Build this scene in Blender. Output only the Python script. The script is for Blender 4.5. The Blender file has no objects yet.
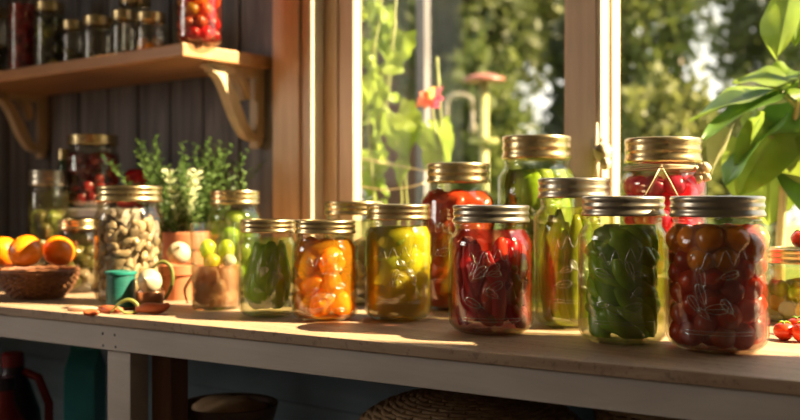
import bpy, bmesh, math, random
from mathutils import Vector, Matrix, noise
sc = bpy.context.scene
COL = sc.collection
PI = math.pi
rnd = random.Random(7)

# ---------------------------------------------------------------- camera frame
F_PX, HOR = 975.0, 200.0
TH = math.radians(38.5)
CAMZ, TOP = 1.0445, 0.90
FW = Vector((-math.sin(TH), math.cos(TH), 0)); RT = Vector((math.cos(TH), math.sin(TH), 0))
def at(px, py, d):
    """world point seen at a pixel of the photograph, at a depth"""
    return Vector((0, 0, CAMZ)) + d*(FW + RT*((px-400)/F_PX)) + Vector((0, 0, (HOR-py)/F_PX*d))
def on(px, d, z=TOP):
    p = at(px, HOR, d); return Vector((p.x, p.y, z))

# ---------------------------------------------------------------- materials
def nodes(name):
    m = bpy.data.materials.new(name); m.use_nodes = True
    nt = m.node_tree; nt.nodes.clear()
    out = nt.nodes.new('ShaderNodeOutputMaterial')
    return m, nt, out
def N(nt, t, **kw):
    n = nt.nodes.new(t)
    for k, v in kw.items():
        if k in n.inputs: n.inputs[k].default_value = v
        else: setattr(n, k, v)
    return n
def rgba(c): return (c[0], c[1], c[2], 1)
def ramp(nt, fac, stops):
    r = nt.nodes.new('ShaderNodeValToRGB'); e = r.color_ramp.elements
    while len(e) < len(stops): e.new(.5)
    for k, (p, c) in enumerate(stops): e[k].position = p; e[k].color = rgba(c)
    nt.links.new(fac, r.inputs[0]); return r
def stuffmat(name, c1, c2, scale=8, rough=.5, metal=0, trans=0, stretch=(1,1,1), bump=.0, bscale=None, spec=.5, detail=5, coat=0, c3=None, rnd_obj=False):
    """noise-mixed principled surface, optionally mixed with a translucent lobe"""
    m, nt, out = nodes(name)
    tc = N(nt, 'ShaderNodeTexCoord'); mp = N(nt, 'ShaderNodeMapping'); mp.inputs['Scale'].default_value = stretch
    nt.links.new(tc.outputs['Object'], mp.inputs[0])
    vec = mp.outputs[0]
    if rnd_obj:
        oi = N(nt, 'ShaderNodeObjectInfo'); ad = N(nt, 'ShaderNodeVectorMath', operation='ADD')
        nt.links.new(vec, ad.inputs[0]); nt.links.new(oi.outputs['Random'], ad.inputs[1]); vec = ad.outputs[0]
    nz = N(nt, 'ShaderNodeTexNoise', Scale=scale, Detail=detail, Roughness=.6)
    nt.links.new(vec, nz.inputs['Vector'])
    stops = [(.3, c1), (.7, c2)] if c3 is None else [(.28, c1), (.5, c2), (.72, c3)]
    r = ramp(nt, nz.outputs['Fac'], stops)
    if rnd_obj:
        mr = N(nt, 'ShaderNodeMapRange'); nt.links.new(oi.outputs['Random'], mr.inputs[0]); mr.inputs[3].default_value = .6; mr.inputs[4].default_value = 1.3
        hs = N(nt, 'ShaderNodeHueSaturation'); nt.links.new(mr.outputs[0], hs.inputs['Value']); nt.links.new(r.outputs[0], hs.inputs['Color']); r = hs
    p = N(nt, 'ShaderNodeBsdfPrincipled', Roughness=rough, Metallic=metal)
    p.inputs['Specular IOR Level'].default_value = spec
    p.inputs['Coat Weight'].default_value = coat; p.inputs['Coat Roughness'].default_value = .08
    nt.links.new(r.outputs[0], p.inputs['Base Color'])
    if bump:
        n2 = N(nt, 'ShaderNodeTexNoise', Scale=bscale or scale*3, Detail=4); nt.links.new(vec, n2.inputs['Vector'])
        b = N(nt, 'ShaderNodeBump', Strength=bump, Distance=.002); nt.links.new(n2.outputs['Fac'], b.inputs['Height'])
        nt.links.new(b.outputs[0], p.inputs['Normal'])
    if trans:
        t = N(nt, 'ShaderNodeBsdfTranslucent'); nt.links.new(r.outputs[0], t.inputs[0])
        mx = N(nt, 'ShaderNodeMixShader'); mx.inputs[0].default_value = trans
        nt.links.new(p.outputs[0], mx.inputs[1]); nt.links.new(t.outputs[0], mx.inputs[2])
        nt.links.new(mx.outputs[0], out.inputs[0])
    else: nt.links.new(p.outputs[0], out.inputs[0])
    return m
def glassmat(name, tint=(.97,.98,.95), edge=(.50,.50,.34), rough=.02, base=.045, gloss=1.0, graze=.38, wavy=.12):
    """thin clear glass: straight transmission, reflection rising and colour deepening towards grazing"""
    m, nt, out = nodes(name)
    lw = N(nt, 'ShaderNodeLayerWeight', Blend=.5)
    p5 = N(nt, 'ShaderNodeMath', operation='POWER'); nt.links.new(lw.outputs['Facing'], p5.inputs[0]); p5.inputs[1].default_value = 4
    mul = N(nt, 'ShaderNodeMath', operation='MULTIPLY_ADD'); nt.links.new(p5.outputs[0], mul.inputs[0]); mul.inputs[1].default_value = graze; mul.inputs[2].default_value = base
    p2 = N(nt, 'ShaderNodeMath', operation='POWER'); nt.links.new(lw.outputs['Facing'], p2.inputs[0]); p2.inputs[1].default_value = 3
    mc = N(nt, 'ShaderNodeMix', data_type='RGBA'); mc.inputs[6].default_value = rgba(tint); mc.inputs[7].default_value = rgba(edge)
    nt.links.new(p2.outputs[0], mc.inputs[0])
    t = N(nt, 'ShaderNodeBsdfTransparent'); nt.links.new(mc.outputs[2], t.inputs[0])
    g = N(nt, 'ShaderNodeBsdfGlossy', Roughness=rough); g.inputs[0].default_value = (gloss, gloss, gloss, 1)
    nz = N(nt, 'ShaderNodeTexNoise', Scale=35.0, Detail=2); tc = N(nt, 'ShaderNodeTexCoord'); nt.links.new(tc.outputs['Object'], nz.inputs['Vector'])
    b = N(nt, 'ShaderNodeBump', Strength=wavy, Distance=.002); nt.links.new(nz.outputs['Fac'], b.inputs['Height']); nt.links.new(b.outputs[0], g.inputs['Normal'])
    mx = N(nt, 'ShaderNodeMixShader'); nt.links.new(mul.outputs[0], mx.inputs[0])
    nt.links.new(t.outputs[0], mx.inputs[1]); nt.links.new(g.outputs[0], mx.inputs[2])
    nt.links.new(mx.outputs[0], out.inputs[0]); return m
def liquidmat(name, col, dens, cloud=.30, tint=None):
    """clear syrup or brine with some cloudiness in it"""
    m, nt, out = nodes(name)
    t = N(nt, 'ShaderNodeBsdfTransparent'); g = N(nt, 'ShaderNodeBsdfGlossy', Roughness=.05)
    mx = N(nt, 'ShaderNodeMixShader'); mx.inputs[0].default_value = .03
    nt.links.new(t.outputs[0], mx.inputs[1]); nt.links.new(g.outputs[0], mx.inputs[2]); m2 = N(nt, 'ShaderNodeMixShader'); m2.inputs[0].default_value = cloud
    tl = N(nt, 'ShaderNodeBsdfTranslucent'); tl.inputs[0].default_value = rgba(tint or col)
    df = N(nt, 'ShaderNodeBsdfDiffuse'); df.inputs[0].default_value = rgba(tint or col); ad = N(nt, 'ShaderNodeMixShader'); ad.inputs[0].default_value = .7
    nt.links.new(df.outputs[0], ad.inputs[1]); nt.links.new(tl.outputs[0], ad.inputs[2])
    nt.links.new(mx.outputs[0], m2.inputs[1]); nt.links.new(ad.outputs[0], m2.inputs[2]); nt.links.new(m2.outputs[0], out.inputs[0])
    v = N(nt, 'ShaderNodeVolumeAbsorption', Density=dens); v.inputs[0].default_value = rgba(col)
    nt.links.new(v.outputs[0], out.inputs['Volume']); return m
def woodmat(name, c1, c2, axis='x', scale=6, rough=.55, bump=.3, speck=0, spec=.4):
    m, nt, out = nodes(name)
    tc = N(nt, 'ShaderNodeTexCoord'); mp = N(nt, 'ShaderNodeMapping')
    mp.inputs['Scale'].default_value = {'x': (.6, 9, 9), 'y': (9, .6, 9), 'z': (9, 9, .6)}[axis]
    nt.links.new(tc.outputs['Object'], mp.inputs[0])
    nz = N(nt, 'ShaderNodeTexNoise', Scale=scale, Detail=8, Roughness=.65, Distortion=.6); nt.links.new(mp.outputs[0], nz.inputs['Vector'])
    mid = [(a+b)/2 for a, b in zip(c1, c2)]
    r = ramp(nt, nz.outputs['Fac'], [(.3, c1), (.5, mid), (.68, c2)])
    colr = r.outputs[0]
    n3 = N(nt, 'ShaderNodeTexNoise', Scale=3.5, Detail=3); nt.links.new(tc.outputs['Object'], n3.inputs['Vector'])
    r3 = ramp(nt, n3.outputs['Fac'], [(.35, (.78,.78,.78)), (.65, (1.05,1.05,1.05))])
    mm = N(nt, 'ShaderNodeMix', data_type='RGBA', blend_type='MULTIPLY'); mm.inputs[0].default_value = 1
    nt.links.new(colr, mm.inputs[6]); nt.links.new(r3.outputs[0], mm.inputs[7]); colr = mm.outputs[2]
    if speck:
        n4 = N(nt, 'ShaderNodeTexNoise', Scale=160.0, Detail=3); nt.links.new(tc.outputs['Object'], n4.inputs['Vector'])
        r4 = ramp(nt, n4.outputs['Fac'], [(.33, (1-speck,)*3), (.42, (1,1,1))])
        m5 = N(nt, 'ShaderNodeMix', data_type='RGBA', blend_type='MULTIPLY'); m5.inputs[0].default_value = 1
        nt.links.new(colr, m5.inputs[6]); nt.links.new(r4.outputs[0], m5.inputs[7]); colr = m5.outputs[2]
    p = N(nt, 'ShaderNodeBsdfPrincipled', Roughness=rough); p.inputs['Specular IOR Level'].default_value = spec
    nt.links.new(colr, p.inputs['Base Color'])
    b = N(nt, 'ShaderNodeBump', Strength=bump, Distance=.002); nt.links.new(nz.outputs['Fac'], b.inputs['Height']); nt.links.new(b.outputs[0], p.inputs['Normal'])
    nt.links.new(p.outputs[0], out.inputs[0]); return m

M = {}
M['table'] = woodmat('bleached_tabletop', (.31,.20,.125), (.50,.35,.235), 'x', 7, .5, .35, .35)
M['white_paint'] = woodmat('white_painted_wood', (.52,.45,.40), (.62,.55,.49), 'x', 5, .55, .15)
M['brown_post'] = woodmat('brown_post', (.20,.09,.05), (.30,.15,.09), 'z', 5)
M['plank'] = woodmat('weathered_plank', (.06,.056,.062), (.25,.235,.24), 'z', 5, .65, .5)
M['blue_plank'] = woodmat('blue_painted_plank', (.30,.42,.52), (.42,.54,.62), 'x', 5, .6, .3)
M['case'] = woodmat('pine_casing', (.58,.40,.26), (.74,.55,.39), 'z', 5, .5, .25)
M['mull'] = woodmat('mullion_wood', (.62,.44,.30), (.78,.60,.43), 'z', 5, .5, .25)
M['cream'] = woodmat('cream_painted_wood', (.56,.46,.34), (.66,.56,.42), 'z', 4, .45, .1)
M['shelf'] = woodmat('honey_shelf', (.42,.20,.09), (.60,.33,.16), 'x', 5, .42, .3)
M['bracket'] = woodmat('pale_bracket', (.50,.36,.20), (.66,.50,.32), 'z', 5, .5, .2)
M['floor'] = woodmat('floor_board', (.12,.09,.07), (.22,.17,.13), 'x', 4)
M['plaster'] = stuffmat('plaster', (.30,.25,.20), (.36,.30,.24), 3, .9)
M['glass'] = glassmat('jar_glass')
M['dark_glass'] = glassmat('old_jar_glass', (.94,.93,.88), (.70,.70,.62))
M['pane'] = glassmat('window_glass', (.985,.985,.975), (.95,.96,.94), .02, .003, graze=.08, wavy=.01)
M['brass'] = stuffmat('brass_lid', (.52,.40,.20), (.66,.52,.28), 30, .27, 1, bump=.05)
M['pewter'] = stuffmat('pewter_lid', (.36,.32,.25), (.50,.45,.35), 30, .30, 1, bump=.05)
M['pewter_top'] = stuffmat('lid_disc', (.40,.34,.24), (.55,.48,.36), 40, .35, 1)
M['emboss'] = glassmat('embossed_glass', (.97,.97,.93), (.75,.76,.66), .18, .24)
M['terra'] = stuffmat('terracotta', (.36,.11,.04), (.48,.17,.07), 12, .75, bump=.2)
M['bark'] = woodmat('bark', (.06,.045,.03), (.16,.12,.08), 'z', 5)
M['twine'] = stuffmat('jute_twine', (.55,.42,.24), (.72,.58,.38), 60, .8)
M['wicker'] = stuffmat('wicker', (.12,.045,.02), (.26,.11,.045), 40, .55, bump=.2)
M['wicker2'] = stuffmat('willow', (.34,.20,.10), (.60,.40,.22), 30, .6, bump=.2)
M['screw'] = stuffmat('screw', (.12,.11,.10), (.2,.19,.18), 30, .4, .8)
M['bracket2'] = stuffmat('weathered_pipe', (.14,.12,.08), (.22,.19,.13), 10, .6)
M['grass'] = stuffmat('lawn', (.10,.15,.04), (.2,.26,.07), 3, .9)

# ---------------------------------------------------------------- mesh builder
class MB:
    def __init__(s): s.v = []; s.f = []
    def add(s, v, f, mat=None):
        o = len(s.v); s.v += [tuple(mat @ Vector(x)) if mat else tuple(x) for x in v]
        s.f += [tuple(i+o for i in q) for q in f]; return s
    def box(s, a, b, mat=None):
        (x0,y0,z0),(x1,y1,z1) = a, b
        v = [(x0,y0,z0),(x1,y0,z0),(x1,y1,z0),(x0,y1,z0),(x0,y0,z1),(x1,y0,z1),(x1,y1,z1),(x0,y1,z1)]
        return s.add(v, [(0,3,2,1),(4,5,6,7),(0,1,5,4),(1,2,6,5),(2,3,7,6),(3,0,4,7)], mat)
    def lathe(s, prof, seg=48, mat=None, closed=False, fn=None):
        n = len(prof); v = []
        for k in range(seg):
            a = 2*PI*k/seg
            for (r, z) in prof:
                q = fn(a, r, z) if fn else r
                v.append((q*math.cos(a), q*math.sin(a), z))
        f = []
        for k in range(seg):
            k2 = (k+1) % seg
            for i in range(n-1 + (1 if closed else 0)):
                j = (i+1) % n
                f.append((k*n+i, k2*n+i, k2*n+j, k*n+j))
        return s.add(v, f, mat)
    def tube(s, pts, rad, seg=8, cap=True, flat=1.0):
        pts = [Vector(p) for p in pts]; n = len(pts)
        rs = rad if isinstance(rad, (list, tuple)) else [rad]*n
        v = []; ref = None
        for i, p in enumerate(pts):
            t = (pts[min(i+1, n-1)] - pts[max(i-1, 0)]).normalized()
            if ref is None:
                ref = Vector((0,0,1)) if abs(t.z) < .9 else Vector((1,0,0))
            a = (ref - t*ref.dot(t)).normalized(); b = t.cross(a); ref = a
            for k in range(seg):
                q = 2*PI*k/seg
                v.append(p + rs[i]*(math.cos(q)*a + math.sin(q)*b*flat))
        f = [(i*seg+k, i*seg+(k+1) % seg, (i+1)*seg+(k+1) % seg, (i+1)*seg+k) for i in range(n-1) for k in range(seg)]
        if cap: f += [tuple(range(seg-1, -1, -1)), tuple((n-1)*seg+k for k in range(seg))]
        return s.add(v, f)
    def ball(s, c, r, seg=20, rings=12, squash=(1,1,1), lump=0, seed=0, dent=0):
        v = []; f = []
        for i in range(rings+1):
            th = PI*i/rings
            for k in range(seg):
                a = 2*PI*k/seg
                d = Vector((math.sin(th)*math.cos(a), math.sin(th)*math.sin(a), math.cos(th)))
                q = r*(1 + lump*noise.noise(d*1.7+Vector((seed, seed*1.3, 0))))
                if dent: q *= 1 - dent*math.exp(-((th)/.45)**2)
                v.append((c[0]+q*d.x*squash[0], c[1]+q*d.y*squash[1], c[2]+q*d.z*squash[2]))
        for i in range(rings):
            for k in range(seg):
                f.append((i*seg+k, (i+1)*seg+k, (i+1)*seg+(k+1) % seg, i*seg+(k+1) % seg))
        return s.add(v, f)
    def build(s, name, mat, parent=None, loc=None, smooth=True, sharp=None, bevel=0):
        me = bpy.data.meshes.new(name); me.from_pydata(s.v, [], s.f)
        bm = bmesh.new(); bm.from_mesh(me)
        bmesh.ops.remove_doubles(bm, verts=bm.verts, dist=1e-6)
        bmesh.ops.recalc_face_normals(bm, faces=bm.faces)
        bm.to_mesh(me); bm.free()
        if smooth:
            me.polygons.foreach_set('use_smooth', [True]*len(me.polygons))
            if sharp is not None: me.set_sharp_from_angle(angle=math.radians(sharp))
        me.materials.append(mat)
        o = bpy.data.objects.new(name, me); COL.objects.link(o)
        if parent: o.parent = parent
        if loc is not None: o.location = loc
        if bevel:
            b = o.modifiers.new('bevel', 'BEVEL'); b.width = bevel; b.segments = 2; b.limit_method = 'ANGLE'
        return o
def tag(o, label=None, cat=None, group=None, kind=None):
    if label: o['label'] = label
    if cat: o['category'] = cat
    if group: o['group'] = group
    if kind: o['kind'] = kind
    return o
def empty(name, loc, label, cat, rz=0, group=None):
    o = bpy.data.objects.new(name, None); COL.objects.link(o); o.location = loc; o.rotation_euler.z = rz
    o.empty_display_size = .02
    return tag(o, label, cat, group)
def struct(o): o['kind'] = 'structure'; return o
def boxes(name, bs, mat, parent=None, bevel=0, loc=None):
    m = MB()
    for a, b in bs: m.box(a, b)
    return m.build(name, mat, parent, loc, smooth=False, bevel=bevel)

# ---------------------------------------------------------------- the room
WY = 1.25                      # inner face of the window wall
XL, XR, YR, ZC = -2.5, 1.5, -1.6, 2.3
WX0, WX1, WZ0, WZ1 = -1.19, .56, TOP+.01, 2.14
struct(boxes('floor', [((XL-.1, YR-.1, -.05), (XR+.1, WY+.1, 0))], M['floor']))
struct(boxes('ceiling', [((XL-.1, YR-.1, ZC), (XR+.1, WY+.1, ZC+.05))], M['plaster']))
# window wall: vertical planks above the bench on the left, plaster round the window
mb = MB(); x = XL; r_ = random.Random(3)
while x < WX0-.03:
    w = .088 + r_.random()*.026; x1 = min(x+w, WX0)
    dy = r_.random()*.002
    mb.box((x+.0035, WY+dy, TOP-.02), (x1-.0035, WY+.03, ZC)); x = x1
mb.box((XL, WY+.012, TOP-.02), (WX0, WY+.07, ZC))
struct(mb.build('wall_back', M['plank'], smooth=False))
mb = MB(); z = 0
while z < TOP-.03:
    mb.box((XL, WY, z+.002), (XR, WY+.03, min(z+.085, TOP-.022))); z += .085
mb.box((XL, WY+.006, 0), (XR, WY+.10, TOP-.02))
struct(mb.build('wall_back_lower', M['blue_plank'], smooth=False))
struct(boxes('wall_back_right', [((WX1, WY, TOP-.02), (XR, WY+.07, ZC)), ((WX0, WY, WZ1), (WX1, WY+.07, ZC))], M['plaster']))
struct(boxes('wall_left', [((XL-.1, YR, 0), (XL, -1.15, ZC)), ((XL-.1, -.25, 0), (XL, WY+.1, ZC)), ((XL-.1, -1.15, 0), (XL, -.25, 1.1)), ((XL-.1, -1.15, 2.0), (XL, -.25, ZC))], M['plaster']))
struct(boxes('wall_right', [((XR, YR, 0), (XR+.1, WY+.1, ZC))], M['plaster']))
struct(boxes('wall_rear', [((XL-.1, YR-.1, 0), (XR+.1, YR, ZC))], M['plaster']))
struct(boxes('trim_left_window', [((XL-.02, -1.20, 1.05), (XL+.015, -1.15, 2.05)), ((XL-.02, -.25, 1.05), (XL+.015, -.20, 2.05)), ((XL-.02, -1.15, 2.0), (XL+.015, -.25, 2.05)), ((XL-.02, -1.15, 1.05), (XL+.015, -.25, 1.10)), ((XL-.02, -.715, 1.1), (XL+.01, -.685, 2.0))], M['cream']))
# window casing and frames
struct(boxes('trim_1', [((-1.272, WY-.02, TOP), (-1.206, WY, ZC)), ((-1.204, WY-.014, TOP), (WX0, WY, ZC))], M['case'], bevel=.002))
struct(boxes('trim_2', [((-1.180, WY-.026, TOP), (-1.170, WY+.007, WZ1))], M['cream'], bevel=.001))
SY0, SY1 = WY+.008, WY+.032
struct(boxes('window_1', [((WX0, SY0, WZ0), (WX0+.050, SY1-.004, WZ1)), ((WX0+.052, SY0+.002, WZ0), (WX0+.085, SY1, WZ1)), ((-.694, SY0, WZ0), (-.680, SY1, WZ1)),
    ((WX0+.085, SY0, WZ0), (-.694, SY1, WZ0+.03)), ((WX0+.085, SY0, WZ1-.03), (-.694, SY1, WZ1))], M['case'], bevel=.002))
struct(boxes('window_2', [((-.624, SY0, WZ0), (-.619, SY1, WZ1)), ((WX1-.03, SY0, WZ0), (WX1, SY1, WZ1)),
    ((-.619, SY0, WZ0), (WX1-.03, SY1, WZ0+.03)), ((-.619, SY0, WZ1-.03), (WX1-.03, SY1, WZ1))], M['cream'], bevel=.002))
struct(boxes('trim_3', [((-.679, WY-.02, TOP), (-.630, WY+.032, WZ1))], M['mull'], bevel=.002))
struct(boxes('trim_4', [((-.630, WY-.018, TOP), (-.624, WY+.032, WZ1))], M['cream'], bevel=.001))
struct(boxes('trim_sill', [((WX0-.03, WY+.0, TOP-.02), (WX1, WY+.13, TOP+.01))], M['cream'], bevel=.002))
for n, (a, b) in enumerate([(WX0+.085, -.694), (-.619, WX1-.03)]):
    struct(boxes('window_glass_%d' % (n+1), [((a-.004, SY0+.010, WZ0+.026), (b+.004, SY0+.014, WZ1-.026))], M['pane']))

# window latch on the mullion
lt = empty('window_latch', (-.6275, WY-.02, TOP+.180), 'pale painted window latch with round knob and pointed lever on the mullion', 'latch')
MB().tube([(-.001,-.006,-.01), (-.001,-.007,.02), (0,-.006,.05), (.001,-.004,.072)], [.006,.0065,.004,.0012], 10).build('lever', M['cream'], lt)
m = MB(); m.ball((.016,-.016,.030), .0125, lump=.25); m.ball((.022,-.02,.014), .008, lump=.3); m.tube([(0,-.004,.028), (.016,-.014,.028)], .005)
m.build('knob', M['cream'], lt)
boxes('plate', [((-.010,-.002,-.03), (.008,.0,.05))], M['cream'], lt)

# ---------------------------------------------------------------- bench
fdir = math.radians(57.5); base_p = on(400, .980)
TD = (FW*(-math.cos(fdir)) + RT*math.sin(fdir)).normalized()   # along the front edge, towards the right
TN = Vector((-TD.y, TD.x, 0))                                   # towards the wall
def edge_at(xw): 
    t = (xw-base_p.x)/TD.x; return base_p + TD*t
bench = empty('work_bench', (base_p.x, base_p.y, 0), 'long bleached wooden bench with white painted apron under the window', 'bench')
L0, L1 = edge_at(-2.45), edge_at(.75)
def loc(p, z=0): return (p.x-base_p.x, p.y-base_p.y, z)
TT = .0118
v = [loc(L0, TOP-TT), loc(L1, TOP-TT), (.75-base_p.x, WY-base_p.y-.001, TOP-TT), (-2.45-base_p.x, WY-base_p.y-.001, TOP-TT)]
v += [(a, b, TOP) for a, b, _ in v]
MB().add(v, [(3,2,1,0), (4,5,6,7), (0,1,5,4), (1,2,6,5), (2,3,7,6), (3,0,4,7)]).build('tabletop', M['table'], bench, smooth=False, bevel=.0012)
def along(p0, p1, d0, d1, z0, z1):
    vs = []
    for z in (z0, z1):
        for p, d in ((p0, d0), (p1, d0), (p1, d1), (p0, d1)):
            q = p + TN*d; vs.append(loc(q, z))
    return MB().add(vs, [(0,3,2,1), (4,5,6,7), (0,1,5,4), (1,2,6,5), (2,3,7,6), (3,0,4,7)])
along(L0, L1, .004, .022, TOP-TT-.031, TOP-TT-.0005).build('apron', M['white_paint'], bench, smooth=False, bevel=.001)
def edge_px(px):   # point of the front edge seen at this pixel column
    dr = FW + RT*((px-400)/F_PX)
    t = (base_p.x*TD.y - base_p.y*TD.x)/(dr.x*TD.y - dr.y*TD.x); return dr*t
pL, pR = edge_px(101), edge_px(124)
along(pL, pR, .010, .040, 0, TOP-TT-.031).build('leg', M['white_paint'], bench, smooth=False, bevel=.001)
along(pR, pR+TD*.034, .045, .075, 0, TOP-TT-.01).build('leg', M['brown_post'], bench, smooth=False, bevel=.001)['label'] = 'bare brown wooden post'
q = edge_at(.65); along(q, q+TD*.03, .010, .040, 0, TOP-TT-.031).build('leg', M['white_paint'], bench, smooth=False)
q = edge_at(-2.4); along(q, q+TD*.03, .010, .040, 0, TOP-TT-.031).build('leg', M['white_paint'], bench, smooth=False)
for (sx, sy) in ((100,333.5),(112,335),(100.5,345.5),(113,347)):
    e = edge_px(sx); d = (e.x*FW.x+e.y*FW.y)+.003
    z = CAMZ - (sy-HOR)/F_PX*d
    p = e + TN*.0035
    s_ = MB().lathe([(0,0),(.0016,0),(.0019,-.0004),(.0019,-.0012),(0,-.0012)], 14).build('screw', M['screw'], bench, loc(p, z))
    s_.rotation_euler = (PI/2, 0, math.atan2(TD.y, TD.x))
LS = .46
lo = along(L0, L1, .03, .44, LS-.015, LS); lo.build('lower_shelf', M['blue_plank'], bench, smooth=False)

# ---------------------------------------------------------------- wall shelf
SZ1 = CAMZ+.263; SZ0 = SZ1-.0235
sh = empty('wall_shelf', (-1.293, WY, SZ0), 'honey coloured wooden shelf on carved brackets along the plank wall', 'shelf')
boxes('board', [((-1.18, -.205, 0), (0, 0, .0235))], M['shelf'], sh, bevel=.0035)
def bracket(x):
    m = MB(); t = .011
    def ribbon(pts, ws):
        n = len(pts); vs = []
        for i, (y, z) in enumerate(pts):
            a = Vector(pts[max(i-1,0)]); b = Vector(pts[min(i+1,n-1)]); d = (b-a).normalized(); nn = Vector((-d.y, d.x))
            for sx in (-t, t):
                for sg in (-1, 1): vs.append((x+sx, y+nn.x*ws[i]*sg, z+nn.y*ws[i]*sg))
        f = []
        for i in range(n-1):
            o = i*4; p = o+4
            f += [(o, o+1, p+1, p), (o+3, o+2, p+2, p+3), (o+1, o+3, p+3, p+1), (o+2, o, p, p+2)]
        f += [(0,2,3,1), ((n-1)*4, (n-1)*4+1, (n-1)*4+3, (n-1)*4+2)]
        m.add(vs, f)
    ribbon([(-.135,-.005), (-.10,-.007), (-.06,-.008), (0,-.008)], [.004,.007,.008,.008])
    ribbon([(-.009,-.008), (-.009,-.07), (-.009,-.126)], [.009,.009,.009])
    ribbon([(-.010,-.126), (-.012,-.136), (-.018,-.144)], [.009,.007,.002])
    pts = []; ws = []
    for k in range(13):
        u = k/12; y = -.125+.108*u; z = -.010-.116*u + .016*math.sin(u*2*PI)
        pts.append((y, z)); ws.append(.005+.005*math.sin(u*PI)+.002*u)
    ribbon(pts, ws)
    ribbon([(-.066,-.010), (-.046,-.030), (-.040,-.058)], [.008,.010,.005])
    return m
bracket(-.030).build('bracket', M['bracket'], sh, smooth=False, bevel=.0015)
bracket(-.745).build('bracket', M['bracket'], sh, smooth=False, bevel=.0015)

# ---------------------------------------------------------------- jars
def jar_profile(R, H, LR, square=0):
    bh = H*.865 if H > .1 else H*.8
    nr = LR*.93
    fil = R*.42
    pts = [(R*.50, .0015), (R*.56, 0)]
    for k in range(7):
        a = -PI/2 + PI/2*k/6; pts.append((R-fil+fil*math.cos(a), fil*.8+fil*.8*math.sin(a)))
    sh0 = bh - R*.52; sh1 = bh - R*.16
    pts.append((R*.995, (fil+sh0)/2))
    for k in range(9):
        u = k/8; a = u*PI/2
        r = R - (R-nr)*(1-math.cos(u*PI))/2
        z = sh0 + (sh1-sh0)*(.5*u+.5*math.sin(a))
        pts.append((r, z))
    pts += [(nr, bh-R*.10), (nr+.0008, bh-R*.07), (nr, bh-R*.04), (nr*.985, bh), (nr*.98, H*.985)]
    return pts, bh
def make_jar(px, d, R, H, LR, label, glass='glass', lid='brass', liquid=None, fill=.93, emb=False, base=TOP, group=None, name='canning_jar', open_top=False, wire=False):
    if base == TOP: H += .0045
    p = on(px, d, base)
    rz = math.atan2(-p.y, -p.x)       # the ornament on the jar faces the room
    j = empty(name, p, label, 'jar', rz, group)
    outer, bh = jar_profile(R, H, LR)
    th = .0022
    prof = outer + [(r-th, max(z, .004)) for r, z in reversed(outer[1:])] + [(0, .0045)]
    prof = [(0, .0018)] + prof
    MB().lathe(prof, 56).build('glass_body', M[glass], j)
    if liquid:
        fz = bh*fill; lp = [(0, .0048)]
        for r, z in outer[1:]:
            if z < fz: lp.append((r-th-.0003, max(z, .0048)))
        lp += [(lp[-1][0], fz), (0, fz)]
        MB().lathe(lp, 40).build('brine', liquid, j, sharp=40)
    lh = H-bh
    # screw band with two rolled ridges, then the flat lid disc
    b = [(LR*.97, H-.0004), (LR*.992, H-lh*.05), (LR, H-lh*.16), (LR*.985, H-lh*.28), (LR*.975, H-lh*.36), (LR*.998, H-lh*.46), (LR*1.0, H-lh*.54), (LR*.978, H-lh*.62), (LR*.975, H-lh*.70),
         (LR*1.0, H-lh*.80), (LR*1.015, H-lh*.92), (LR*1.005, H-lh), (LR*.97, H-lh), (LR*.95, H-lh*.8), (LR*.95, H-lh*.1), (LR*.93, H-.0012), (LR*.90, H-.0006), (LR*.93, H)]
    MB().lathe(b, 64, closed=True).build('screw_band', M[lid], j)
    MB().lathe([(0, H-.0010), (LR*.70, H-.0010), (LR*.76, H-.0016), (LR*.84, H-.0016), (LR*.92, H-.0008), (LR*.92, H-.0026), (0, H-.0026)], 48).build('lid_disc', M['pewter_top' if lid == 'pewter' else 'brass'], j, sharp=50)
    if emb:
        er = random.Random(int(px)); m = MB(); zc = H*.46; sc_ = R
        def stroke(pts, w=.00055):
            o = []
            for (a, z) in pts:
                o.append(((R+.0001)*math.cos(a), (R+.0001)*math.sin(a), zc+z*sc_))
            m.tube(o, w, 5)
        # a cursive flourish and a spray of leaves
        stroke([(-.55+.045*k, .38+.16*math.sin(k*.9)+.02*k*.3) for k in range(26)])
        for lf in range(7):
            a0 = -.5+er.random()*1.0; z0 = -.75+er.random()*.95; an = er.random()*PI; L = .25+.2*er.random()
            pts = []
            for k in range(15):
                u = 2*PI*k/14; xx = L*math.cos(u)*.5; yy = L*.22*math.sin(u)*(1+.3*math.cos(u))
                pts.append((a0+(xx*math.cos(an)-yy*math.sin(an)), z0+xx*math.sin(an)+yy*math.cos(an)))
            stroke(pts)
            stroke([(a0+math.cos(an)*L*.5*u, z0+math.sin(an)*L*.5*u) for u in (-1.5,-.6,0,.6,1)], .0004)
        for yy in (-.95, -1.02):
            stroke([(-.7+.1*k, yy) for k in range(15)], .0004)
        m.build('embossed_ornament', M['emboss'], j)
    j['inner'] = R-th-.0006
    return j, p, R-th-.0006, bh*fill
def pack(p, R, z0, z1, n, r, seed, it=90, rw=None):
    rw = rw or r*1.06
    rr = random.Random(seed); P = []
    for k in range(n):
        a = rr.random()*2*PI; q = (R-r)*math.sqrt(rr.random()); P.append(Vector((q*math.cos(a), q*math.sin(a), z0+r+(z1-z0-2*r)*rr.random())))
    for _ in range(it):
        for i in range(n):
            for k in range(i+1, n):
                dv = P[i]-P[k]; L = dv.length
                if L < 2*r and L > 1e-7:
                    dv *= (2*r-L)/L*.5; P[i] += dv; P[k] -= dv
        for i in range(n):
            q = math.hypot(P[i].x, P[i].y)
            if q > R-rw: P[i].x *= (R-rw)/q; P[i].y *= (R-rw)/q
            P[i].z = min(max(P[i].z, z0+rw), max(z1-rw, z0+rw))
    return [p+v for v in P]
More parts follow.
